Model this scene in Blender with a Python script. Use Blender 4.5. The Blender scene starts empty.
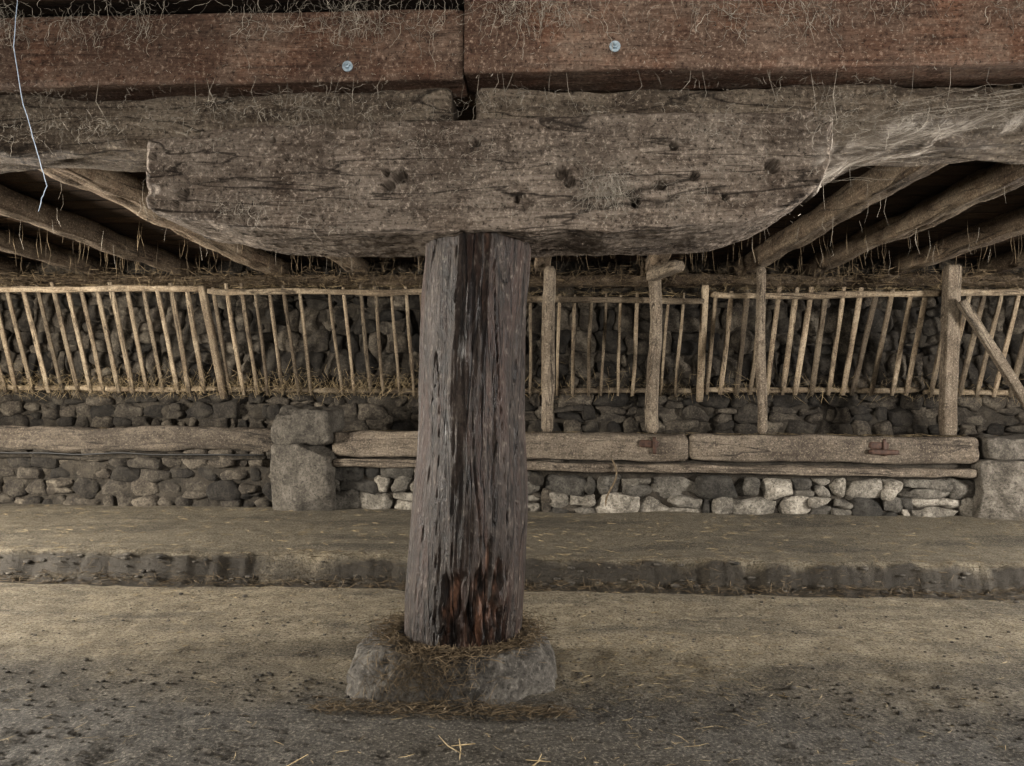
import bpy, math, random
from mathutils import Vector, noise, Matrix
random.seed(7)
R = random.uniform
def fbm(x,y,z,o=4):
    return noise.fractal(Vector((x,y,z)),1.0,2.0,o)
def n1(x,y,z): return noise.noise(Vector((x,y,z)))
def sm(a,b,x):
    t=max(0,min(1,(x-a)/(b-a))); return t*t*(3-2*t)
def interp(pts,x):
    if x<=pts[0][0]: return pts[0][1]
    for (a,b),(c,d) in zip(pts,pts[1:]):
        if x<=c: return b+(d-b)*(x-a)/(c-a)
    return pts[-1][1]

# ------------------------------------------------------------------ materials
class NT:
    def __init__(s,name,rough=0.85,spec=0.3):
        s.m=bpy.data.materials.new(name); s.m.use_nodes=True
        s.t=s.m.node_tree; s.b=s.t.nodes['Principled BSDF']
        s.b.inputs['Roughness'].default_value=rough
        s.b.inputs['Specular IOR Level'].default_value=spec
    def n(s,t,**k):
        nd=s.t.nodes.new(t)
        for a,b in k.items(): setattr(nd,a,b)
        return nd
    def l(s,a,b): s.t.links.new(a,b)
    def attr(s,name): return s.n('ShaderNodeAttribute',attribute_name=name)
    def map(s,v,sc):
        m=s.n('ShaderNodeMapping'); m.inputs['Scale'].default_value=sc; s.l(v,m.inputs['Vector']); return m.outputs[0]
    def noise(s,v,sc,det=6,rough=.6,dist=0):
        m=s.n('ShaderNodeTexNoise'); m.inputs['Scale'].default_value=sc; m.inputs['Detail'].default_value=det
        m.inputs['Roughness'].default_value=rough; m.inputs['Distortion'].default_value=dist
        s.l(v,m.inputs['Vector']); return m.outputs['Fac']
    def ramp(s,f,stops):
        r=s.n('ShaderNodeValToRGB'); cr=r.color_ramp
        while len(cr.elements)<len(stops): cr.elements.new(.5)
        for e,(p,c) in zip(cr.elements,stops):
            e.position=p; e.color=(c[0],c[1],c[2],1) if not isinstance(c,(int,float)) else (c,c,c,1)
        s.l(f,r.inputs[0]); return r.outputs[0]
    def mix(s,f,a,b,mode='MIX'):
        m=s.n('ShaderNodeMix',data_type='RGBA',blend_type=mode)
        if isinstance(f,(int,float)): m.inputs[0].default_value=f
        else: s.l(f,m.inputs[0])
        for i,v in ((6,a),(7,b)):
            if isinstance(v,tuple): m.inputs[i].default_value=(*v,1)
            else: s.l(v,m.inputs[i])
        return m.outputs[2]
    def math(s,op,a,b=0,c=None):
        m=s.n('ShaderNodeMath',operation=op)
        for i,v in ((0,a),(1,b),(2,c)):
            if v is None: continue
            if isinstance(v,(int,float)): m.inputs[i].default_value=v
            else: s.l(v,m.inputs[i])
        return m.outputs[0]
    def bump(s,h,st,dist=.01,prev=None):
        b=s.n('ShaderNodeBump'); b.inputs['Strength'].default_value=st; b.inputs['Distance'].default_value=dist
        s.l(h,b.inputs['Height'])
        if prev is not None: s.l(prev,b.inputs['Normal'])
        return b.outputs[0]
    def fin(s,col,nrm=None):
        s.l(col,s.b.inputs['Base Color'])
        if nrm is not None: s.l(nrm,s.b.inputs['Normal'])
        return s.m

def wood(name,dark,mid,light,dust,dustamt=.5,rough=.85,grain=(1.6,26,26),bump=.8,spec=.25,var=.35,fleck=.6,crack=.8,dirt=.7):
    s=NT(name,rough,spec); v=s.attr('wc').outputs['Vector']; rn=s.attr('rnd').outputs['Fac']
    g=s.noise(s.map(v,grain),1.0,9,.66,.6)
    c=s.ramp(g,[(.32,dark),(.48,mid),(.68,light)])
    fine=s.noise(s.map(v,(14,150,150)),1.0,4,.65)
    bl=s.noise(v,5,10,.75)
    dm=s.ramp(bl,[(.46-.2*dustamt,0.),(.66-.2*dustamt,1.)])
    dm=s.math('MULTIPLY',dm,.75)
    c=s.mix(dm,c,dust)
    c=s.mix(s.ramp(fine,[(.34,.5),(.52,0.)]),c,dark)
    dk=s.noise(s.map(v,(.6,1,1)),11,9,.78)
    c=s.mix(s.ramp(dk,[(.37,dirt),(.49,0.)]),c,dark)
    big=s.noise(v,1.7,5,.6)
    c=s.mix(s.ramp(big,[(.38,.65),(.58,0.)]),c,tuple(x*1.5 for x in dark))
    sp=s.noise(v,62,6,.78)
    c=s.mix(s.ramp(sp,[(.55,0.),(.63,fleck)]),c,tuple(min(1,x*1.9) for x in dust))
    c=s.mix(s.ramp(sp,[(.37,.85),(.45,0.)]),c,tuple(x*.5 for x in dark))
    ck=s.noise(s.map(v,(.45,5,5)),1.0,5,.5,.8)
    cr=s.ramp(s.math('ABSOLUTE',s.math('SUBTRACT',ck,.5)),[(.0012,0.),(.008,1.)])
    c=s.mix(s.math('MULTIPLY',s.math('SUBTRACT',1.0,cr),crack),c,tuple(x*.3 for x in dark))
    c=s.mix(1.0,c,s.math('MULTIPLY_ADD',rn,var,1-var*.5),'MULTIPLY')
    n=s.bump(g,bump*.7,.03); n=s.bump(dk,bump*.9,.04,n); n=s.bump(cr,bump*.9,.008,n); n=s.bump(fine,bump*.5,.006,n); n=s.bump(sp,bump,.02,n)
    return s.fin(c,n)
M_corbel=wood('weathered_corbel_wood',(.038,.027,.020),(.160,.124,.095),(.33,.275,.225),(.29,.245,.20),.45)
M_girder=wood('dusty_girder_wood',(.030,.021,.015),(.120,.092,.067),(.26,.215,.165),(.225,.188,.145),.5)
M_red=wood('reddish_sawn_wood',(.034,.018,.012),(.130,.068,.043),(.22,.132,.09),(.17,.13,.10),.45,grain=(1.2,14,30),bump=.5,fleck=.65,crack=.2,dirt=.65)
M_joist=wood('joist_wood',(.030,.020,.013),(.11,.078,.052),(.23,.175,.125),(.19,.155,.113),.4)
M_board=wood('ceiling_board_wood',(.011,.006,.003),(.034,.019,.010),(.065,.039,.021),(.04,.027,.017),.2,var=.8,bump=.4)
M_slat=wood('hay_rack_wood',(.040,.029,.019),(.165,.125,.083),(.285,.23,.16),(.20,.166,.12),.4,var=.9,fleck=.35)
M_post=wood('post_wood',(.036,.027,.019),(.14,.11,.081),(.25,.205,.155),(.18,.152,.116),.4)
M_rail=wood('manger_rail_wood',(.026,.020,.015),(.11,.087,.063),(.21,.172,.132),(.165,.138,.107),.5)

def pillar_mat():
    s=NT('worn_pillar_wood',.5,.20); v=s.attr('wc').outputs['Vector']; rn=s.attr('rnd').outputs['Fac']
    g=s.noise(s.map(v,(2.4,18,18)),1,10,.72,.8)
    c=s.ramp(g,[(.34,(.004,.003,.0025)),(.48,(.014,.0095,.007)),(.58,(.026,.018,.014)),(.70,(.055,.043,.035))])
    r2=s.noise(s.map(v,(1.2,10,10)),1,6,.7)
    c=s.mix(s.math('MULTIPLY',s.ramp(r2,[(.50,0.),(.62,1.)]),.5),c,(.036,.016,.0105))
    d=s.noise(s.map(v,(4,7,7)),1.7,10,.82)
    c=s.mix(s.ramp(d,[(.52,0.),(.64,.55)]),c,(.070,.058,.048))
    sp=s.noise(s.map(v,(26,60,60)),1,5,.75)
    c=s.mix(s.ramp(sp,[(.37,.8),(.46,0.)]),c,(.004,.003,.0025))
    c=s.mix(s.ramp(sp,[(.57,0.),(.66,.55)]),c,(.145,.125,.105))
    rg=s.noise(s.map(v,(6,22,22)),1,8,.7)
    rot=s.ramp(rg,[(.42,(.006,.004,.003)),(.5,(.028,.015,.010)),(.62,(.120,.066,.043))])
    c=s.mix(s.ramp(rn,[(.25,0.),(.6,.9)]),c,rot)
    fine=s.noise(s.map(v,(8,140,140)),1,4,.6)
    ck=s.noise(s.map(v,(.6,7,7)),1.0,4,.5,.5)
    cr=s.ramp(s.math('ABSOLUTE',s.math('SUBTRACT',ck,.5)),[(.002,0.),(.010,1.)])
    c=s.mix(s.math('MULTIPLY',s.math('SUBTRACT',1.0,cr),.85),c,(.003,.002,.002))
    n=s.bump(g,.6,.022); n=s.bump(cr,.9,.012,n); n=s.bump(sp,.9,.014,n); n=s.bump(fine,.5,.006,n)
    rr=s.ramp(d,[(.4,.38),(.68,.72)]); s.l(rr,s.b.inputs['Roughness'])
    return s.fin(c,n)
M_pillar=pillar_mat()

def stone(name,a,b,c3,lich,var=.9,rough=.85,spec=.3):
    s=NT(name,rough,spec); v=s.attr('wc').outputs['Vector']; rn=s.attr('rnd').outputs['Fac']
    g=s.noise(v,7,10,.75); c=s.ramp(g,[(.34,a),(.5,b),(.66,c3)])
    f=s.noise(v,50,6,.75)
    c=s.mix(s.ramp(f,[(.54,0.),(.66,.6)]),c,lich)
    c=s.mix(s.ramp(f,[(.36,.85),(.46,0.)]),c,tuple(x*.35 for x in a))
    c=s.mix(1.0,c,s.math('MULTIPLY_ADD',rn,var,1-var*.5),'MULTIPLY')
    n=s.bump(g,.8,.06); n=s.bump(f,1.0,.02,n)
    return s.fin(c,n)
M_stone=stone('rubble_stone',(.013,.010,.0075),(.034,.028,.021),(.086,.074,.057),(.115,.10,.076),var=1.4)
M_stoneL=stone('pale_rubble_stone',(.034,.030,.024),(.105,.094,.077),(.215,.197,.167),(.26,.235,.195),var=1.7)
M_base=stone('basalt_base_stone',(.024,.021,.017),(.066,.059,.050),(.135,.123,.105),(.22,.20,.17),var=.1)
M_block=stone('squared_block_stone',(.026,.022,.017),(.064,.056,.045),(.125,.111,.092),(.16,.143,.118),var=.8)
M_mort=stone('earth_mortar',(.011,.009,.006),(.026,.021,.015),(.055,.046,.034),(.075,.063,.047),var=0)

def floor_mat():
    s=NT('packed_earth_floor',.8,.3); v=s.attr('wc').outputs['Vector']
    big=s.noise(v,.8,8,.65,.3); med=s.noise(v,8,11,.82); fin=s.noise(v,75,7,.8); fi2=s.noise(v,240,3,.7)
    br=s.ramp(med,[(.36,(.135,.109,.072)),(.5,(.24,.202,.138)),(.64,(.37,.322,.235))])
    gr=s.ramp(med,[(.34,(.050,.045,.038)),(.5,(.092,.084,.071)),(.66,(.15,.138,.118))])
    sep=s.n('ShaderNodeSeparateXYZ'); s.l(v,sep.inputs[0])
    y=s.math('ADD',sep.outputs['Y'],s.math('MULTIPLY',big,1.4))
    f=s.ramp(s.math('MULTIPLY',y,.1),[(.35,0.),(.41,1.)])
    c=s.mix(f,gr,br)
    pl=s.ramp(s.math('MULTIPLY',y,.1),[(.555,0.),(.575,.5)])
    c=s.mix(pl,c,(.115,.102,.076))
    st=s.noise(s.map(v,(.45,1.5,1)),1.5,8,.7,.5)
    c=s.mix(s.ramp(st,[(.38,.75),(.52,0.)]),c,(.066,.057,.043))
    c=s.mix(s.ramp(fin,[(.41,.95),(.475,0.)]),c,(.024,.020,.015))
    c=s.mix(s.ramp(fin,[(.54,0.),(.62,.7)]),c,(.40,.355,.285))
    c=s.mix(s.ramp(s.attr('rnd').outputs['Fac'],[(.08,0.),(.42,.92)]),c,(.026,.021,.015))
    n=s.bump(med,.6,.04); n=s.bump(fin,1.0,.035,n); n=s.bump(fi2,.8,.008,n)
    return s.fin(c,n)
M_floor=floor_mat()
def plain(name,c1,c2,sc=30,rough=.8,metal=0,bump=.3,var=0):
    s=NT(name,rough,.3); v=s.attr('wc').outputs['Vector']; g=s.noise(v,sc,5,.6)
    c=s.ramp(g,[(.35,c1),(.65,c2)])
    if var:
        c=s.mix(1.0,c,s.math('MULTIPLY_ADD',s.attr('rnd').outputs['Fac'],var,1-var*.6),'MULTIPLY')
    s.b.inputs['Metallic'].default_value=metal
    return s.fin(c,s.bump(g,bump,.004))
M_straw=plain('dry_straw',(.20,.15,.08),(.36,.285,.17),var=1.0)
M_hayr=plain('rack_hay',(.11,.082,.045),(.22,.172,.105),var=1.0)
M_hayd=plain('old_dusty_hay',(.055,.040,.023),(.14,.105,.064),var=1.0)
M_webs=plain('dusty_cobweb_strand',(.20,.175,.14),(.38,.345,.29),var=.8)
M_rust=plain('rusty_iron',(.018,.010,.007),(.05,.027,.018),40,.7,.3)
M_zinc=plain('galvanised_bolt',(.20,.25,.28),(.36,.42,.46),60,.45,.6)
M_wire=plain('pale_blue_twine',(.22,.27,.34),(.36,.42,.50),60,.6)
M_black=plain('black_cable',(.008,.008,.008),(.018,.018,.018),60,.6)
def web_sheet():
    s=NT('cobweb_sheet',.7,.3); v=s.attr('wc').outputs['Vector']
    g=s.noise(s.map(v,(4,9,9)),1,10,.8,.8)
    c=s.ramp(g,[(.35,(.07,.055,.04)),(.5,(.14,.115,.09)),(.66,(.33,.295,.25))])
    a=s.ramp(g,[(.42,.05),(.60,.95)])
    e=s.math('MULTIPLY',a,s.attr('rnd').outputs['Fac'])
    s.l(e,s.b.inputs['Alpha'])
    return s.fin(c,s.bump(g,.7,.03))
M_sheet=web_sheet()

# ------------------------------------------------------------------ mesh builder
class MB:
    def __init__(s): s.v=[];s.f=[];s.w=[];s.r=[]
    def add(s,vs,fs,ws,rn):
        o=len(s.v); s.v+=vs; s.w+=ws
        s.r+= rn if isinstance(rn,list) else [rn]*len(vs)
        s.f+=[tuple(i+o for i in f) for f in fs]
    def obj(s,name,mat,parent=None,smooth=True):
        me=bpy.data.meshes.new(name); me.from_pydata([tuple(p) for p in s.v],[],s.f)
        a=me.attributes.new('wc','FLOAT_VECTOR','POINT'); a.data.foreach_set('vector',[c for p in s.w for c in p])
        a=me.attributes.new('rnd','FLOAT','POINT'); a.data.foreach_set('value',s.r)
        if smooth: me.polygons.foreach_set('use_smooth',[True]*len(me.polygons))
        me.materials.append(mat); me.update()
        o=bpy.data.objects.new(name,me); bpy.context.collection.objects.link(o)
        if parent: o.parent=parent
        return o
def rrect(w,h,r,n):
    out=[];per=2*(w+h);r=min(r,w*.499,h*.499)
    for i in range(n):
        d=per*i/n
        if d<w: p=(-w/2+d,-h/2)
        elif d<w+h: p=(w/2,-h/2+d-w)
        elif d<2*w+h: p=(w/2-(d-w-h),h/2)
        else: p=(-w/2,h/2-(d-2*w-h))
        q=(max(-w/2+r,min(w/2-r,p[0])),max(-h/2+r,min(h/2-r,p[1])))
        dx,dy=p[0]-q[0],p[1]-q[1];L=math.hypot(dx,dy) or 1
        out.append((q[0]+r*dx/L,q[1]+r*dy/L,dx/L,dy/L))
    return out
def timber(mb,p0,p1,w,h,r=.01,nl=20,ns=24,amp=.004,bend=0,taper=1.0,twist=0,rnd=None,fr=3.0,up=None,wob=0):
    p0=Vector(p0);p1=Vector(p1);d=p1-p0;L=d.length;d/=L
    u=Vector(up) if up else (Vector((0,0,1)) if abs(d.z)<.8 else Vector((0,1,0)))
    sx=d.cross(u).normalized(); u=sx.cross(d).normalized()
    o=[R(-50,50) for _ in range(3)]; sec=rrect(w,h,r,ns)
    vs=[];ws=[];fs=[]
    for i in range(nl+1):
        t=i/nl;kk=1+(taper-1)*t
        e=1.0
        if i in(0,nl): e=1-min(.5,r*.8/min(w,h))
        c=p0+d*(L*t)+u*(bend*math.sin(math.pi*t))
        if wob: c=c+sx*(wob*n1(t*L*1.3+o[0],o[1],0))+u*(wob*n1(t*L*1.3+o[1],o[2],5))
        a=twist*t;ca,sa=math.cos(a),math.sin(a)
        for (x,y,nx,ny) in sec:
            dd=amp*(fbm(t*L*fr+o[0],x*fr*5+o[1],y*fr*5+o[2],4)) if amp else 0
            X=(x*kk*e+nx*dd);Y=(y*kk*e+ny*dd)
            vs.append(c+sx*(X*ca-Y*sa)+u*(X*sa+Y*ca)); ws.append((t*L+o[0],x+o[1],y+o[2]))
    for i in range(nl):
        for j in range(ns):
            a=i*ns+j;b=i*ns+(j+1)%ns; fs.append((a,b,b+ns,a+ns))
    for ring,c in ((0,p0),(nl,p1)):
        base=[ring*ns+j for j in range(ns)]
        if ring==0: base=base[::-1]
        cc=sum((vs[b] for b in base),Vector())/ns
        vs.append(cc);ws.append((o[0]+(L if ring else 0),o[1],o[2])); ci=len(vs)-1
        for j in range(ns): fs.append((base[j],base[(j+1)%ns],ci))
    mb.add(vs,fs,ws,random.random() if rnd is None else rnd)
def T(name,mat,*a,parent=None,**kw):
    mb=MB(); timber(mb,*a,**kw); return mb.obj(name,mat,parent)
def rock(mb,c,dim,n=6,p=4.5,amp=.02,rot=0,fr=5,rnd=None,cuts=0,cd=(.72,.95)):
    o=[R(-50,50) for _ in range(3)]; vs=[];ws=[];fs=[];idx={}
    pl=[]
    for _ in range(cuts):
        q=Vector((R(-1,1),-abs(R(.2,1.2)),R(-1,1))).normalized(); pl.append((q,R(*cd)))
    def gv(a,b,cc):
        key=(a,b,cc)
        if key in idx: return idx[key]
        q=Vector((a/n*2-1,b/n*2-1,cc/n*2-1))
        l=(abs(q.x)**p+abs(q.y)**p+abs(q.z)**p)**(1/p); q/=l
        for (m,dd) in pl:
            lim=dd*(abs(m.x)+abs(m.y)+abs(m.z))*.8; s=q.dot(m)
            if s>lim: q=q-m*(s-lim)
        P=Vector((q.x*dim[0]/2,q.y*dim[1]/2,q.z*dim[2]/2))
        nn=q.normalized(); dd=amp*fbm(P.x*fr+o[0],P.y*fr+o[1],P.z*fr+o[2],3)*1.6
        P+=nn*dd
        ca,sa=math.cos(rot),math.sin(rot); P=Vector((P.x*ca-P.z*sa,P.y,P.x*sa+P.z*ca))
        idx[key]=len(vs); vs.append(P+Vector(c)); ws.append((P.x+o[0],P.y+o[1],P.z+o[2])); return idx[key]
    for i in range(n):
        for j in range(n):
            for kk in(0,n):
                q=[(i,j,kk),(i+1,j,kk),(i+1,j+1,kk),(i,j+1,kk)]
                for perm in range(3):
                    pts=[]
                    for t in q:
                        t=t[-perm:]+t[:-perm] if perm else t
                        pts.append(gv(*t))
                    if kk==0: pts=pts[::-1]
                    fs.append(tuple(pts))
    mb.add(vs,fs,ws,random.random() if rnd is None else rnd)
def strand(mb,pts,rad,rnd=None):
    vs=[];fs=[];ws=[];n=len(pts)
    for i,p in enumerate(pts):
        p=Vector(p); d=(Vector(pts[min(i+1,n-1)])-Vector(pts[max(i-1,0)]))
        d=d.normalized() if d.length>1e-9 else Vector((0,0,1))
        a=d.orthogonal().normalized();b=d.cross(a); rr=rad*(.5 if i in(0,n-1) else 1)
        for kk in range(3):
            t=kk*2.0944; vs.append(p+a*(rr*math.cos(t))+b*(rr*math.sin(t))); ws.append(tuple(p))
    for i in range(n-1):
        for kk in range(3):
            a=i*3+kk;b=i*3+(kk+1)%3; fs.append((a,b,b+3,a+3))
    mb.add(vs,fs,ws,random.random() if rnd is None else rnd)
def straw(mb,c,L,rad,flat=True,dirv=None):
    a=R(0,6.283); el=R(-.06,.1) if flat else R(-1.2,1.2)
    d=Vector((math.cos(a)*math.cos(el),math.sin(a)*math.cos(el),math.sin(el))) if dirv is None else Vector(dirv).normalized()
    c=Vector(c); b=Vector((-d.y,d.x,0))*R(-.12,.12)*L
    strand(mb,[c-d*L/2,c+b,c+d*L/2],rad)
def empty(name):
    e=bpy.data.objects.new(name,None); bpy.context.collection.objects.link(e); return e

# ------------------------------------------------------------------ floor
STEP=4.9
def edge(x): return STEP+.05*fbm(x*.9,3,0,3)+.03*n1(x*5,7,0)+.012*n1(x*17,2,0)
def fz(x,y):
    e=edge(x)
    s=sm(e-.03,e+.025,y)
    z=.135*s*(1+.12*n1(x*1.3,0,9))
    z+=.012*fbm(x*1.2,y*1.2,0,4)+.006*fbm(x*7,y*7,4,3)
    z+=.035*math.exp(-((y-e+.02)/.08)**2)*fbm(x*7,y*9,2,3)
    z+=.014*math.exp(-((y-e-.10)/.06)**2)
    z+=-.04*math.exp(-((y-e+.13)/.09)**2)
    z+=.012*sm(3.1,2.4,y)*fbm(x*8,y*8,8,5)
    return z
ys=[];y=-1.5
while y<7.3:
    ys.append(y); y+= .25 if y<1.4 else (.016 if y<3.1 else (.03 if y<4.65 else (.012 if y<5.1 else .05)))
xs=[]
x=-9.0
while x<9.0:
    xs.append(x); x+= .018 if -2.6<x<3.2 else .05
mb=MB();nx=len(xs)
V=[];W=[];RR=[]
EX=[edge(x) for x in xs]
for y in ys:
    for x,e in zip(xs,EX):
        z=fz(x,y); V.append((x,y,z)); W.append((x,y,z))
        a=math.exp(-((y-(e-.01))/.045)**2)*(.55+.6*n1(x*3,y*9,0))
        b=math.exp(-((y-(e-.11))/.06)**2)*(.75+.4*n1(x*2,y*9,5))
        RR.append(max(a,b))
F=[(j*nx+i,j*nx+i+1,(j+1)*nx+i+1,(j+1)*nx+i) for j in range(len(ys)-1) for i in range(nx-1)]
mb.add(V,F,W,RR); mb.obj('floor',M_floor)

lit=empty('floor_litter')
mb=MB()
for i in range(2600):
    x=R(-2.6,3);y=R(1.6,3.2) if R(0,1)<.85 else R(3.2,4.8); d=R(.004,.014)*(1 if R(0,1)<.95 else 1.8)
    rock(mb,(x,y,fz(x,y)+d*.15),(d*1.3,d*1.1,d*.7),n=3,p=2.5,amp=d*.1)
for i in range(260):
    x=R(-5,5.4);y=edge(x)+R(-.07,.02); d=R(.01,.035)
    rock(mb,(x,y,fz(x,y)+d*.05),(d*1.6,d,d*.6),n=3,p=2.5,amp=d*.15)
mb.obj('gravel',M_block,lit)

# ------------------------------------------------------------------ walls
def rubble(mb,x0,x1,z0,z1,y,hmin,hmax,wmin,wmax,dep=.22,amp=.02,n=6,split=.3):
    z=z0
    while z<z1-.02:
        h=R(hmin,hmax)
        x=x0+R(-.1,0)
        while x<x1:
            w=R(wmin,wmax)*(1 if R(0,1)<.8 else .6)
            zc=z+h/2+.03*n1(x*1.5,z*3,0)
            if R(0,1)<split and h>.13:
                s=R(.35,.65)
                rock(mb,(x+w/2,y+R(-.03,.02)+dep/2,zc-h/2+h*s/2),(w*1.05,dep,h*s*1.08),n=n,p=R(6,14),amp=amp,rot=R(-.12,.12),cuts=5,cd=(.78,1.0))
                rock(mb,(x+w/2,y+R(-.03,.02)+dep/2,zc+h*s/2),(w*1.05,dep,h*(1-s)*1.08),n=n,p=R(6,14),amp=amp,rot=R(-.12,.12),cuts=5,cd=(.78,1.0))
            else:
                rock(mb,(x+w/2,y+R(-.035,.025)+dep/2,zc),(w*1.08,dep,h*R(1.0,1.2)),n=n,p=R(6,12),amp=amp,rot=R(-.2,.2),cuts=7,cd=(.76,1.0))
            x+=w
        z+=h
def slab(mb,x0,x1,y0,y1,z0,z1,rn=.5):
    vs=[(x,y,z) for x in(x0,x1) for y in(y0,y1) for z in(z0,z1)]
    fs=[(0,1,3,2),(4,6,7,5),(0,4,5,1),(2,3,7,6),(0,2,6,4),(1,5,7,3)]
    mb.add(vs,fs,[tuple(v) for v in vs],rn)
def rough(mb,x0,x1,z0,z1,y,amp,NX,NZ):
    g=[];w=[]
    for j in range(NZ+1):
        for i in range(NX+1):
            X=x0+(x1-x0)*i/NX;Z=z0+(z1-z0)*j/NZ
            g.append((X,y+amp*fbm(X*5,Z*5,0,4),Z));w.append((X,0,Z))
    mb.add(g,[(j*(NX+1)+i,j*(NX+1)+i+1,(j+1)*(NX+1)+i+1,(j+1)*(NX+1)+i) for j in range(NZ) for i in range(NX)],w,.5)
wb=empty('wall_back')
mb=MB(); rubble(mb,-7.4,7.4,.75,2.62,7.88,.13,.27,.12,.36,dep=.26,amp=.03); mb.obj('rubble_stones',M_stone,wb)
mb=MB(); rough(mb,-7.6,7.6,0,2.75,7.935,.04,300,56)
slab(mb,-7.6,7.6,8.03,8.3,0,2.75)
mb.obj('earth_mortar_core',M_mort,wb)
for nm,X in(('wall_left',-7.6),('wall_right',7.6)):
    mb=MB(); s=1 if X>0 else -1
    for (a,b,c,d) in((4.7,8.3,0,2.75),(-1.5,2.0,0,2.75),(2.0,4.7,2.3,2.75)):
        slab(mb,min(X,X+s*.3),max(X,X+s*.3),a,b,c,d)
    mb.obj(nm,M_mort,smooth=False)

# ------------------------------------------------------------------ manger
mg=empty('stone_manger')
mb=MB(); rubble(mb,-7.4,-2.6,.10,.62,7.1,.12,.22,.14,.36,dep=.26,amp=.025); rubble(mb,-.3,.1,.10,.6,7.1,.10,.19,.12,.3,dep=.26); mb.obj('dark_stones',M_stone,mg)
mb=MB(); rubble(mb,.1,4.0,.10,.47,7.08,.13,.21,.16,.46,dep=.26,amp=.022,split=.45); rubble(mb,-2.05,-.2,.10,.50,7.08,.12,.2,.14,.36,dep=.24,amp=.02); mb.obj('pale_stones',M_stoneL,mg)
mb=MB(); slab(mb,-7.5,7.5,7.2,7.9,0,.66); rough(mb,-7.4,4.0,.05,.66,7.14,.03,260,16); mb.obj('earth_core',M_mort,mg)
mb=MB()
timber(mb,(-2.6,7.14,.785),(-7.3,7.14,.80),.16,.23,.05,90,36,.03,wob=.04,rnd=-.8)
timber(mb,(-2.05,7.12,.765),(1.35,7.12,.755),.17,.25,.04,90,36,.022,wob=.02)
timber(mb,(1.36,7.11,.76),(4.02,7.11,.745),.17,.245,.035,80,36,.018,wob=.02)
timber(mb,(4.76,7.14,.76),(7.3,7.14,.76),.17,.25,.04,40,28,.012)
mb.obj('front_rail',M_rail,mg)
mb=MB()
timber(mb,(-2.05,7.07,.585),(4.0,7.07,.545),.14,.075,.015,140,24,.018,wob=.02,rnd=.6)
mb.obj('lower_board',M_rail,mg)
mb=MB()
timber(mb,(-2.7,7.12,.63),(-7.3,7.12,.61),.10,.05,.015,60,16,.02,wob=.03,rnd=0)
mb.obj('lower_ledge',M_mort,mg)
mb=MB(); timber(mb,(-7.3,7.52,.74),(7.2,7.52,.74),.68,.14,.03,120,30,.02); mb.obj('trough_bed',M_mort,mg)
mb=MB()
for X in(.98,3.1):
    timber(mb,(X-.09,7.025,.80),(X+.09,7.025,.79),.02,.07,.008,8,12,.004)
    timber(mb,(X+.05,7.02,.86),(X+.05,7.01,.70),.035,.02,.006,8,12,.004)
timber(mb,(3.0,7.0,.74),(3.27,7.0,.735),.03,.05,.008,8,12,.004)
mb.obj('iron_brackets',M_rust,mg)
mb=MB(); rock(mb,(-2.33,7.14,.44),(.60,.46,.68),n=24,p=14,amp=.02,fr=4,rnd=.5,cuts=3,cd=(.9,1.0)); rock(mb,(-2.31,7.13,.935),(.58,.44,.36),n=24,p=9,amp=.03,fr=4,rnd=.35,cuts=4,cd=(.8,1.0))
rock(mb,(4.36,7.13,.38),(.72,.46,.58),n=24,p=12,amp=.025,fr=4,rnd=1.0,cuts=3,cd=(.85,1.)); rock(mb,(4.40,7.16,.78),(.70,.40,.22),n=16,p=8,amp=.02,fr=4,rnd=.6)
mb.obj('squared_stone_blocks',M_block,mg)
mb=MB(); pts=[(-6.6+.1*i,6.99+.02*n1(i*.3,0,0),.655+.02*n1(i*.22,4,0)) for i in range(40)]
strand(mb,pts,.009); mb.obj('black_cable',M_black,mg)
mb=MB(); strand(mb,[(.62+.05*math.sin(t*.5)+.02*n1(t,0,0),6.97,.66-.045*t) for t in range(11)],.010); mb.obj('old_rope',M_hayd,mg)
mb=MB()
for i in range(1800):
    x=R(-6,5.6); straw(mb,(x,R(7.12,7.7),R(.84,.88)),R(.06,.2),.0022,flat=True)
mb.obj('trough_hay',M_hayr,mg)

# ------------------------------------------------------------------ hay rack
hr=empty('hay_rack')
def TopZ(x): return 2.29 if x<-3.42 else (2.27 if x<-.9 else (2.20 if x<1.56 else 2.245))
YT,YB,ZB=7.30,7.72,1.30
rails=MB(); slats=MB()
secs=[(-7.0,-3.45,2.29,1.30),(-3.40,-.95,2.28,1.29),(-.95,1.54,2.19,1.30),(1.60,3.8,2.24,1.32),(3.85,6.9,2.25,1.31)]
for a,b,zt,zb in secs:
    timber(rails,(a,YT,zt),(b,YT,zt+R(-.02,.02)),.05,.06,.015,40,14,.010,wob=.02)
    timber(rails,(a,YB,zb),(b,YB,zb+R(-.01,.01)),.05,.055,.015,40,14,.010,wob=.015)
    x=a+.06; thick= a<-3.44 or a>1.5
    while x<b-.04:
        w=R(.042,.055) if thick else R(.026,.040)
        if R(0,1)<.97:
            dx=R(-.015,.015)+(R(-.07,.07) if R(0,1)<.08 else 0)
            timber(slats,(x+dx,YB-.01,zb-.05),(x,YT-.01,zt+.05+R(-.03,.03)),w,R(.02,.028),.006,8,10,.004,wob=.006 if thick else .018)
        x+=(.158 if thick else .148)+R(-.02,.02)
for X in(-3.43,1.57):
    timber(rails,(X+.02,YB,1.2),(X-.02,YT-.03,2.33),.07,.06,.01,20,14,.005)
rails.obj('rails',M_slat,hr); slats.obj('slats',M_slat,hr)

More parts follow.
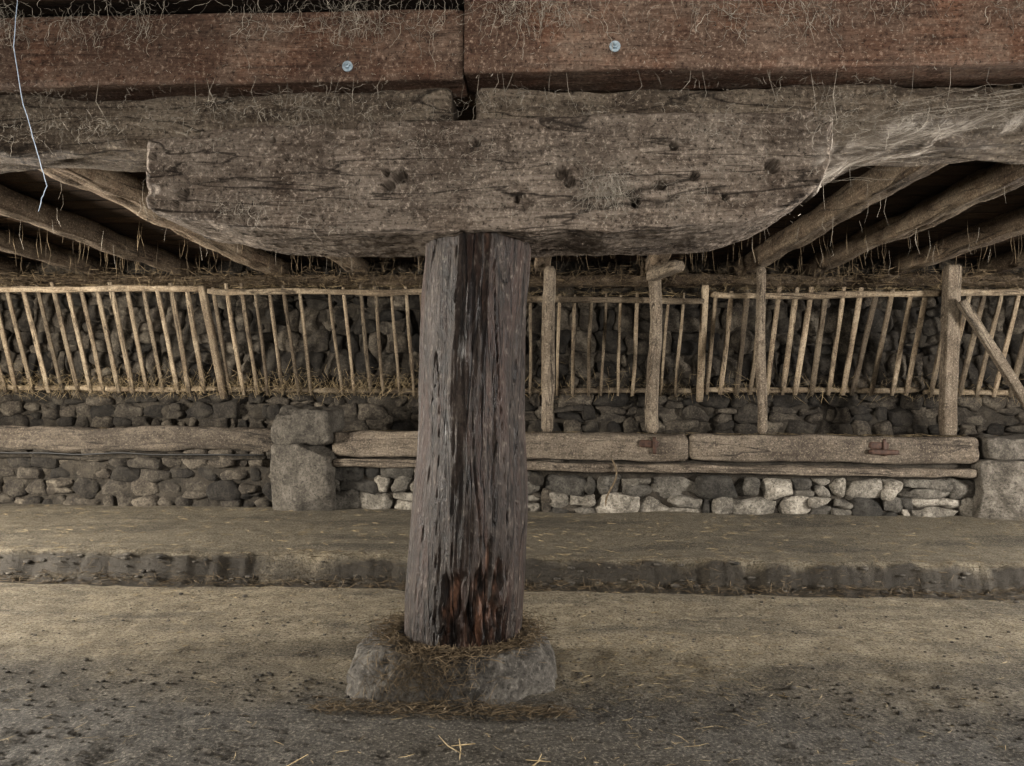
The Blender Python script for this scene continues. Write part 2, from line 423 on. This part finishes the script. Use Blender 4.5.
def post(name,x,w,lean=0,zt=2.49,rd=.4,br=False):
    m=MB(); timber(m,(x,7.12,.895),(x+lean,7.16,zt),w,w*.9,w*rd,40,24,.012,wob=.025,rnd=.5)
    if br: timber(m,(x-.03,7.10,2.38),(x+.20,6.80,2.44),.14,.10,.03,16,20,.012,rnd=.5)
    return m.obj(name,M_post)
post('wooden_post',.03,.115,0); post('wooden_post.001',1.02,.115,.03,br=True); post('wooden_post.002',2.06,.085,-.02); post('wooden_post.003',3.79,.125,.02,rd=.12)
T('diagonal_brace',M_post,(3.84,7.02,2.14),(4.60,7.02,.93),.085,.07,.012,24,16,.006)

# ------------------------------------------------------------------ ceiling and joists
ce=empty('ceiling')
J=[-5.75,-4.8,-3.85,-2.86,-1.95,-1.0,0.0,1.1,2.1,2.78,3.65,4.6,5.5,6.4]
mb=MB()
for i,X in enumerate(J):
    ww=.15 if X!=-2.86 else .21
    timber(mb,(X+.04,3.40,2.592),(X-.04,8.0,2.592),ww,.17,.035 if i%2 else .02,80,30,.018,wob=.025,rnd=1.8 if X==-2.86 else None)
mb.obj('joists',M_joist,ce)
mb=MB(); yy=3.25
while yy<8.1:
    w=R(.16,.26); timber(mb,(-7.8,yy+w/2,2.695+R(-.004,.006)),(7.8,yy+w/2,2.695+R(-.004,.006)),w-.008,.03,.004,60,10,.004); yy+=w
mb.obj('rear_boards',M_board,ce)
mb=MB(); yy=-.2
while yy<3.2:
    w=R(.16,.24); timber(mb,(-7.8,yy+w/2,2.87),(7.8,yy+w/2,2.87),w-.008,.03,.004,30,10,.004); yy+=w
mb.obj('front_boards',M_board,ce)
mb=MB(); slab(mb,-7.9,7.9,-.2,8.3,2.89,2.95); mb.obj('roof_deck',M_board,ce)
mb=MB(); timber(mb,(-7.4,7.86,2.46),(7.4,7.86,2.46),.2,.12,.04,80,20,.02,rnd=0); mb.obj('wall_plate',M_joist,ce)

# ------------------------------------------------------------------ corbel on the pillar
def corbel():
    bot=[(-1.64,1.985),(-1.60,1.955),(-1.50,1.93),(-1.22,1.885),(-.9,1.868),(0,1.868),(.38,1.872),(.62,1.882),(.78,1.905),(.92,1.94),(1.0,1.985),(1.06,2.04),(1.10,2.12),(1.12,2.2)]
    top=[(-1.64,2.25),(-1.58,2.28),(-1,2.305),(0,2.325),(1.0,2.34),(1.08,2.335),(1.12,2.30)]
    holes=[(-1.47,2.03,.022),(-.585,2.09,.026),(-.63,2.05,.022),(-.64,2.105,.013),(-1.60,2.18,.013),(.06,2.10,.024),(.09,2.065,.020),(.50,2.20,.014),(-.28,2.22,.012),(.58,2.08,.016),(.35,1.98,.016),(-1.5,1.985,.012),(.88,2.12,.026),(.45,2.05,.018),(-1.05,2.17,.011),(-.12,2.0,.011),(-1.1,2.24,.010),(.7,2.0,.012)]
    X0,X1=-1.64,1.12;nl=500;ns=320; vs=[];ws=[]
    for i in range(nl+1):
        t=i/nl; x=X0+(X1-X0)*t; zb=interp(bot,x)+.010*n1(x*6,0,0);zt=interp(top,x)+.010*n1(x*5,9,0);h=zt-zb
        e=min(x-X0,X1-x); ins=.03*max(0,1-e/.03)**2
        d=.52-2*ins; sec=rrect(d,h-2*ins,.018,ns)
        for (a,b,na,nb) in sec:
            z=(zb+zt)/2+b
            y=3.19+a
            dd=.009*fbm(x*2.2,z*7,a*7,4)+.006*fbm(x*5,z*26,a*26,4)+.003*fbm(x*26,z*40,a*40,2)
            cr=n1(x*.9+3,z*11,a*9)
            if abs(cr)<.035: dd-=.018*(1-abs(cr)/.035)*sm(-.1,.25,n1(x*1.5,z*3,7))
            q=n1(x*4.1,z*9,11)
            if q>.36: dd-=.022*sm(.36,.46,q)
            if na<-.7:
                for hx,hz,hr_ in holes:
                    q=math.hypot(x-hx,z-hz)
                    if q<hr_*1.3: dd-=.10*(1-sm(hr_*.85,hr_*1.2,q))
            vs.append(Vector((x,y+na*dd,z+nb*dd))); ws.append((x,y,z))
    fs=[(i*ns+j,i*ns+(j+1)%ns,(i+1)*ns+(j+1)%ns,(i+1)*ns+j) for i in range(nl) for j in range(ns)]
    for ring in(0,nl):
        b=[ring*ns+j for j in range(ns)]
        if ring==0:b=b[::-1]
        c=sum((vs[q] for q in b),Vector())/ns; vs.append(c);ws.append(tuple(c));ci=len(vs)-1
        fs+=[(b[j],b[(j+1)%ns],ci) for j in range(ns)]
    m=MB();m.add(vs,fs,ws,.5);m.obj('carved_corbel_beam',M_corbel)
corbel()

# main girder (two lengths, gap over the pillar) and the sawn timbers above
T('main_girder_beam',M_girder,(-7.4,3.25,2.365),(-.405,3.25,2.385),.28,.24,.025,360,100,.028,fr=2.6,wob=.015,rnd=.6)
T('main_girder_beam.001',M_girder,(-.30,3.25,2.385),(7.4,3.25,2.40),.28,.25,.03,380,100,.028,fr=2.6,wob=.015,rnd=.8)
T('sawn_timber_beam',M_red,(-7.4,3.11,2.655),(-.345,3.11,2.655),.20,.29,.010,200,80,.007,fr=2,rnd=.35)
T('sawn_timber_beam.001',M_red,(-.335,3.07,2.675),(7.4,3.07,2.68),.22,.31,.010,210,80,.007,fr=2,rnd=.8)
def bolt(name,x,y,z):
    m=MB()
    for (r,a,b,ns) in((.022,0,-.006,24),(.0125,-.006,-.020,6),(.006,-.02,-.03,12)):
        vs=[];fs=[]
        for yy in(a,b):
            for q in range(ns):
                t=6.28318*q/ns; vs.append((x+r*math.cos(t),y+yy,z+r*math.sin(t)))
        fs=[(q,(q+1)%ns,(q+1)%ns+ns,q+ns) for q in range(ns)]+[tuple(range(ns,2*ns)),tuple(range(ns))[::-1]]
        m.add(vs,fs,[tuple(v) for v in vs],.5)
    m.obj(name,M_zinc,smooth=False)
bolt('hex_bolt',-.82,3.008,2.567); bolt('hex_bolt.001',.268,2.958,2.608)

# ------------------------------------------------------------------ pillar
def pillar():
    nl,ns=340,340; vs=[];ws=[];rr=[]
    for i in range(nl+1):
        t=i/nl; z=.17+1.71*t
        tt=(z-.10)/1.8
        cx=-.366+.088*tt+.016*math.sin(tt*4+1); cy=3.2
        r=.256-.036*tt+.008*math.sin(tt*7)
        for j in range(ns):
            a=6.28318*j/ns; ca,sa=math.cos(a),math.sin(a)
            dd=.013*fbm(ca*1.3,sa*1.3,z*1.6,3)+.005*fbm(ca*6,sa*6,z*1.2,4)+.0022*fbm(ca*22,sa*22,z*3,3)
            cr=n1(ca*3.2+9,sa*3.2,z*.45)
            if abs(cr)<.018: dd-=.012*(1-abs(cr)/.018)
            da=(a-(-1.5708+.42)+math.pi)%(2*math.pi)-math.pi
            m=(1-sm(.10,.38,abs(da)+.22*n1(z*9,a*3,1)-.10*(1-sm(.25,.45,z))))*(1-sm(.40,.62,z+.16*n1(a*7,z*4,3)))
            m=max(m,(1-sm(.06,.2,abs(da+.55)+.2*n1(z*9,a*3,6)))*(1-sm(.40,.52,z+.12*n1(a*7,z*4,8))))
            dd-=m*(.026+.035*fbm(ca*13,sa*13,z*6,4))
            da2=(a-(-1.5708+.25)+math.pi)%(2*math.pi)-math.pi
            st=(1-sm(.02,.06,abs(da2)+.10*n1(z*5,5,1)))*sm(1.42,1.55,z)
            dd-=.008*st
            rr.append(min(1,max(m*(.75+.5*n1(ca*9,sa*9,z*9)),st*.42)))
            vs.append(Vector((cx+ca*(r+dd),cy+sa*(r+dd),z))); ws.append((z,cx+ca*r,cy+sa*r))
    fs=[(i*ns+j,i*ns+(j+1)%ns,(i+1)*ns+(j+1)%ns,(i+1)*ns+j) for i in range(nl) for j in range(ns)]
    fs.append(tuple(nl*ns+j for j in range(ns)))
    m=MB();m.add(vs,fs,ws,rr);m.obj('timber_pillar',M_pillar)
pillar()
def base():
    out=[(-.80,3.08),(-.77,2.93),(-.56,2.895),(-.30,2.90),(-.13,2.935),(.01,3.08),(.02,3.32),(-.07,3.56),(-.36,3.62),(-.66,3.56),(-.79,3.36)]
    cx,cy=-.40,3.24; NA=300
    n=len(out)
    def rad(a):
        dx,dy=math.cos(a),math.sin(a); best=9
        for q in range(n):
            x1,y1=out[q][0]-cx,out[q][1]-cy; x2,y2=out[(q+1)%n][0]-cx,out[(q+1)%n][1]-cy
            ex,ey=x2-x1,y2-y1; den=dx*ey-dy*ex
            if abs(den)<1e-9: continue
            t=(x1*ey-y1*ex)/den; u=(x1*dy-y1*dx)/den
            if t>0 and -1e-6<=u<=1+1e-6: best=min(best,t)
        return best
    prof=[(1.06,-.03),(1.06,.02),(1.04,.07),(1.01,.11),(.97,.145),(.92,.165),(.86,.175),(.75,.18),(.6,.18),(.3,.18)]
    pf=[]
    for (a,b),(c,d) in zip(prof,prof[1:]):
        for q in range(6): pf.append((a+(c-a)*q/6,b+(d-b)*q/6))
    rads=[sum(rad(-math.pi+6.28318*j/NA+o) for o in(-.12,-.06,0,.06,.12))/5 for j in range(NA)]
    vs=[];ws=[]
    for (q,z) in pf:
        for j in range(NA):
            a=-math.pi+6.28318*j/NA
            r=rads[j]*q; x=cx+r*math.cos(a);y=cy+r*math.sin(a)
            d=.024*fbm(x*4,y*4,z*4,4)+.010*fbm(x*18,y*18,z*18,4)
            vs.append(Vector((x+d*math.cos(a),y+d*math.sin(a),z*(1.0+.16*n1(x*4,y*4,2))+d*.6*(1 if z>.1 else 0)))); ws.append((x,y,z))
    n=len(pf)
    fs=[(i*NA+j,i*NA+(j+1)%NA,(i+1)*NA+(j+1)%NA,(i+1)*NA+j) for i in range(n-1) for j in range(NA)]
    m=MB();m.add(vs,fs,ws,.5);m.obj('stone_pillar_base',M_base)
base()

# ------------------------------------------------------------------ straw and hay
def onbase(x,y): return -.84<x<.06 and 2.86<y<3.68
mb=MB()
for i in range(1500):
    x=R(-3,3.6);y=R(1.5,4.9)
    if onbase(x,y): continue
    straw(mb,(x,y,fz(x,y)+.004),R(.015,.06),R(.0006,.0013))
for i in range(380):
    x=random.gauss(.45,.35);y=random.gauss(3.25,.28)
    if onbase(x,y): continue
    straw(mb,(x,y,fz(x,y)+.004),R(.02,.07),R(.0006,.0011))
for i in range(1000):
    x=R(-5,5.2);y=R(4.95,7.0); straw(mb,(x,y,fz(x,y)+.006),R(.03,.10),.0014)
for (x,y,L,rd) in((-.02,2.42,.10,.004),(-.30,2.5,.16,.005),(-.85,2.34,.18,.005),(.5,2.6,.1,.002),(1.2,2.5,.1,.002)):
    for q in range(3): straw(mb,(x+R(-.03,.03),y+R(-.03,.03),fz(x,y)+.012),L*R(.5,1.2),rd*.6)
mb.obj('loose_straw',M_straw,lit)
mb=MB()
for i in range(3600):
    x=R(-5,5.3);y=edge(x)-.05+random.gauss(0,.05); z=fz(x,y)+R(.0,.02)
    straw(mb,(x,y,z),R(.03,.09),R(.0009,.002),flat=R(0,1)<.7)
for i in range(2200):
    a=R(0,6.283);r=.265+abs(random.gauss(0,.06)); x=-.366+r*math.cos(a);y=3.2+r*math.sin(a); z=.192+R(0,.025)
    straw(mb,(x,y,z),R(.03,.08),R(.0009,.0018),flat=R(0,1)<.8)
for i in range(620):
    x=random.gauss(-.47,.12); y=2.885+R(-.03,.02); straw(mb,(x,y,R(.02,.19)),R(.03,.08),.0012,flat=False)
for i in range(900):
    x=R(-.9,.12); y=2.86+R(-.10,.02); straw(mb,(x,y,R(.0,.03)),R(.02,.07),.0012)
mb.obj('chaff',M_hayd,lit)
mb=MB()
for i in range(2600):
    x=R(-6,5.6)
    if R(0,1)<.55: x=R(-6,-1)
    t=abs(random.gauss(0,.09)); y=7.72-.4*t+R(-.06,.06); z=1.30+t+R(-.10,.04)
    straw(mb,(x,y,z),R(.06,.2),.0022,flat=False)
for i in range(900):
    x=R(-6,5.6); straw(mb,(x,7.3+R(.0,.1),TopZ(x)+.03+R(0,.04)),R(.06,.18),.0025,flat=R(0,1)<.7)
mb.obj('hay',M_hayr,hr)
mb=MB()
for i in range(3600):
    x=R(-6,5.6); straw(mb,(x,R(7.35,7.85),random.gauss(2.44,.06)),R(.05,.18),.003,flat=R(0,1)<.6)
for i in range(420):
    x=R(-6,5.6);y=R(6.0,7.8);L=R(.03,.14); strand(mb,[(x,y,2.68),(x+R(-.02,.02),y,2.60-L*.5),(x+R(-.03,.03),y,2.54-L)],.0022)
mb.obj('hanging_hay',M_hayd,ce)

# ------------------------------------------------------------------ cobwebs
cw=empty('cobwebs')
mb=MB()
def walk(p,n,st,down,rad,jit=.6,yb=0):
    pts=[Vector(p)]; a=Vector((R(-1,1),R(-.3,.1),-down)).normalized()
    for i in range(n):
        a=(a+Vector((R(-jit,jit),R(-jit,jit)*.4+yb,R(-jit,jit)-down*.3))).normalized(); pts.append(pts[-1]+a*st)
    strand(mb,pts,rad)
for q in range(46):
    x0=R(-2.5,2.5); sg=R(.03,.14)
    for i in range(random.randint(10,36)):
        x=random.gauss(x0,sg); yf=3.0 if x<-.34 else 2.95
        walk((x,yf-R(0,.04),R(2.70,2.86)),random.randint(5,16),R(.006,.018),R(.0,1.0),R(.0004,.001),jit=.9)
for q in range(90):
    x0=R(-2.4,2.5); z0=R(2.24,2.54) if R(0,1)<.6 else R(1.92,2.3)
    if z0<2.24 and not -1.5<x0<1.0: z0=R(2.28,2.5)
    yf=3.06 if z0>2.34 else 2.92
    for i in range(random.randint(5,24)):
        walk((random.gauss(x0,.07),yf-R(0,.015),random.gauss(z0,.02)),random.randint(3,10),R(.006,.014),R(-.1,.6),R(.0004,.0009),jit=.9)
for i in range(150):
    x=random.gauss(.24,.05); walk((x,2.915,random.gauss(2.06,.035)),9,.013,.5,.0006,jit=.8)
for i in range(2600):
    x=R(-2.4,2.5); z=R(1.9,2.8)
    if z<2.26 and not -1.6<x<1.05: continue
    yf=3.005 if (z>2.5 and x<-.34) else (2.955 if z>2.5 else (3.095 if z>2.34 else 2.925))
    L=R(.004,.018); a=R(-1.2,1.2); strand(mb,[(x,yf,z),(x+L*math.sin(a),yf-.006,z-L*math.cos(a))],R(.0008,.0026))
for i in range(160):
    x=R(1.02,2.5); z=interp([(1.0,2.04),(1.2,2.17),(1.45,2.26),(2.5,2.31)],x)+R(0,.15)
    pts=[];L=R(.15,.5); s=R(-.05,.05)
    for q in range(7):
        t=q/6; X=x+L*t; Z=z+ .12*t*L+ s*t+.01*R(-1,1); pts.append((X,2.99-.02*math.sin(3.14*t),Z))
    strand(mb,pts,R(.0003,.0006))
for i in range(80):
    x=R(-1.9,2.4); L=R(.05,.22); z=2.84 if R(0,1)<.5 else 2.5
    strand(mb,[(x,2.94,z),(x+R(-.02,.02),2.93,z-L*.5),(x+R(-.05,.05),2.94,z-L)],.0008)
for i in range(140):
    x=R(-4,4.5);y=R(3.6,6.6); L=R(.06,.22); strand(mb,[(x,y,2.52),(x+R(-.02,.02),y,2.5-L*.5),(x+R(-.03,.03),y,2.5-L)],.0009)
mb.obj('strands',M_webs,cw)
def sheet():
    vs=[];ws=[];rr=[];n,m=140,50
    low=[(1.0,1.97),(1.06,2.01),(1.15,2.10),(1.25,2.165),(1.4,2.215),(1.7,2.26),(2.2,2.285),(2.9,2.30)]
    for i in range(n+1):
        x=1.0+1.9*i/n; zb=interp(low,x); 
        for j in range(m+1):
            t=j/m; z=zb+(2.47-zb)*t
            y=3.06-.03*math.sin(t*3.14)+.02*n1(x*3,z*5,0)+ .12*(1-sm(0,.3,t))**1.5
            if x<1.14: y-=.11*(1-sm(1.08,1.18,x))
            vs.append((x,y,z+.01*n1(x*9,z*9,4)));ws.append((x,z-.25*x,y))
            rr.append((.05+.95*sm(1.0,.35,t))*sm(0,.12,t+.1)*sm(1.0,1.14,x)*(1-.5*sm(2.0,2.8,x)))
    f=[(i*(m+1)+j,(i+1)*(m+1)+j,(i+1)*(m+1)+j+1,i*(m+1)+j+1) for i in range(n) for j in range(m)]
    q=MB();q.add(vs,f,ws,rr);q.obj('draped_sheet',M_sheet,cw)
sheet()
mb=MB()
pts=[(-2.14,2.90,2.84),(-2.16,2.90,2.62),(-2.12,2.89,2.42),(-2.07,2.89,2.25),(-2.03,2.89,2.12),(-2.01,2.89,2.05),(-2.03,2.89,2.0),(-2.05,2.89,1.93)]
pp=[]
for a,b in zip(pts,pts[1:]):
    for q in range(4): pp.append(Vector(a).lerp(Vector(b),q/4)+Vector((R(-.002,.002),0,0)))
strand(mb,pp,.0020); mb.obj('hanging_twine',M_wire)

# ------------------------------------------------------------------ lighting
w=bpy.data.worlds.new('World'); bpy.context.scene.world=w; w.use_nodes=True
bg=w.node_tree.nodes['Background']; bg.inputs[0].default_value=(1.0,.975,.945,1); bg.inputs[1].default_value=.46
def area(name,loc,tgt,sx,sy,e,col):
    l=bpy.data.lights.new(name,'AREA'); l.shape='RECTANGLE'; l.size=sx;l.size_y=sy;l.energy=e;l.color=col
    o=bpy.data.objects.new(name,l); bpy.context.collection.objects.link(o); o.location=loc
    o.rotation_euler=(Vector(tgt)-Vector(loc)).to_track_quat('-Z','Y').to_euler()
area('daylight_left_doorway',(-7.3,3.62,1.35),(-1,3.7,.7),.8,1.6,800,(1.0,.94,.85))
area('daylight_right_doorway',(7.3,3.35,1.35),(1,3.4,.8),.8,1.6,620,(1.0,.96,.91))
area('front_fill',(.6,-1.2,2.0),(0,4,1.8),5,1.4,120,(1.0,.96,.91))  # added front fill lamp behind the camera
vs_=bpy.context.scene.view_settings
vs_.view_transform='Standard'; vs_.exposure=0.95
try: vs_.look='Medium High Contrast'
except Exception: pass

cam=bpy.data.cameras.new('Camera'); co=bpy.data.objects.new('Camera',cam); bpy.context.collection.objects.link(co)
co.location=(0,0,1.2); co.rotation_euler=(math.pi/2,-.006,.045)
cam.lens=26; cam.sensor_width=36; cam.shift_y=17/1024; cam.clip_start=.05
bpy.context.scene.camera=co
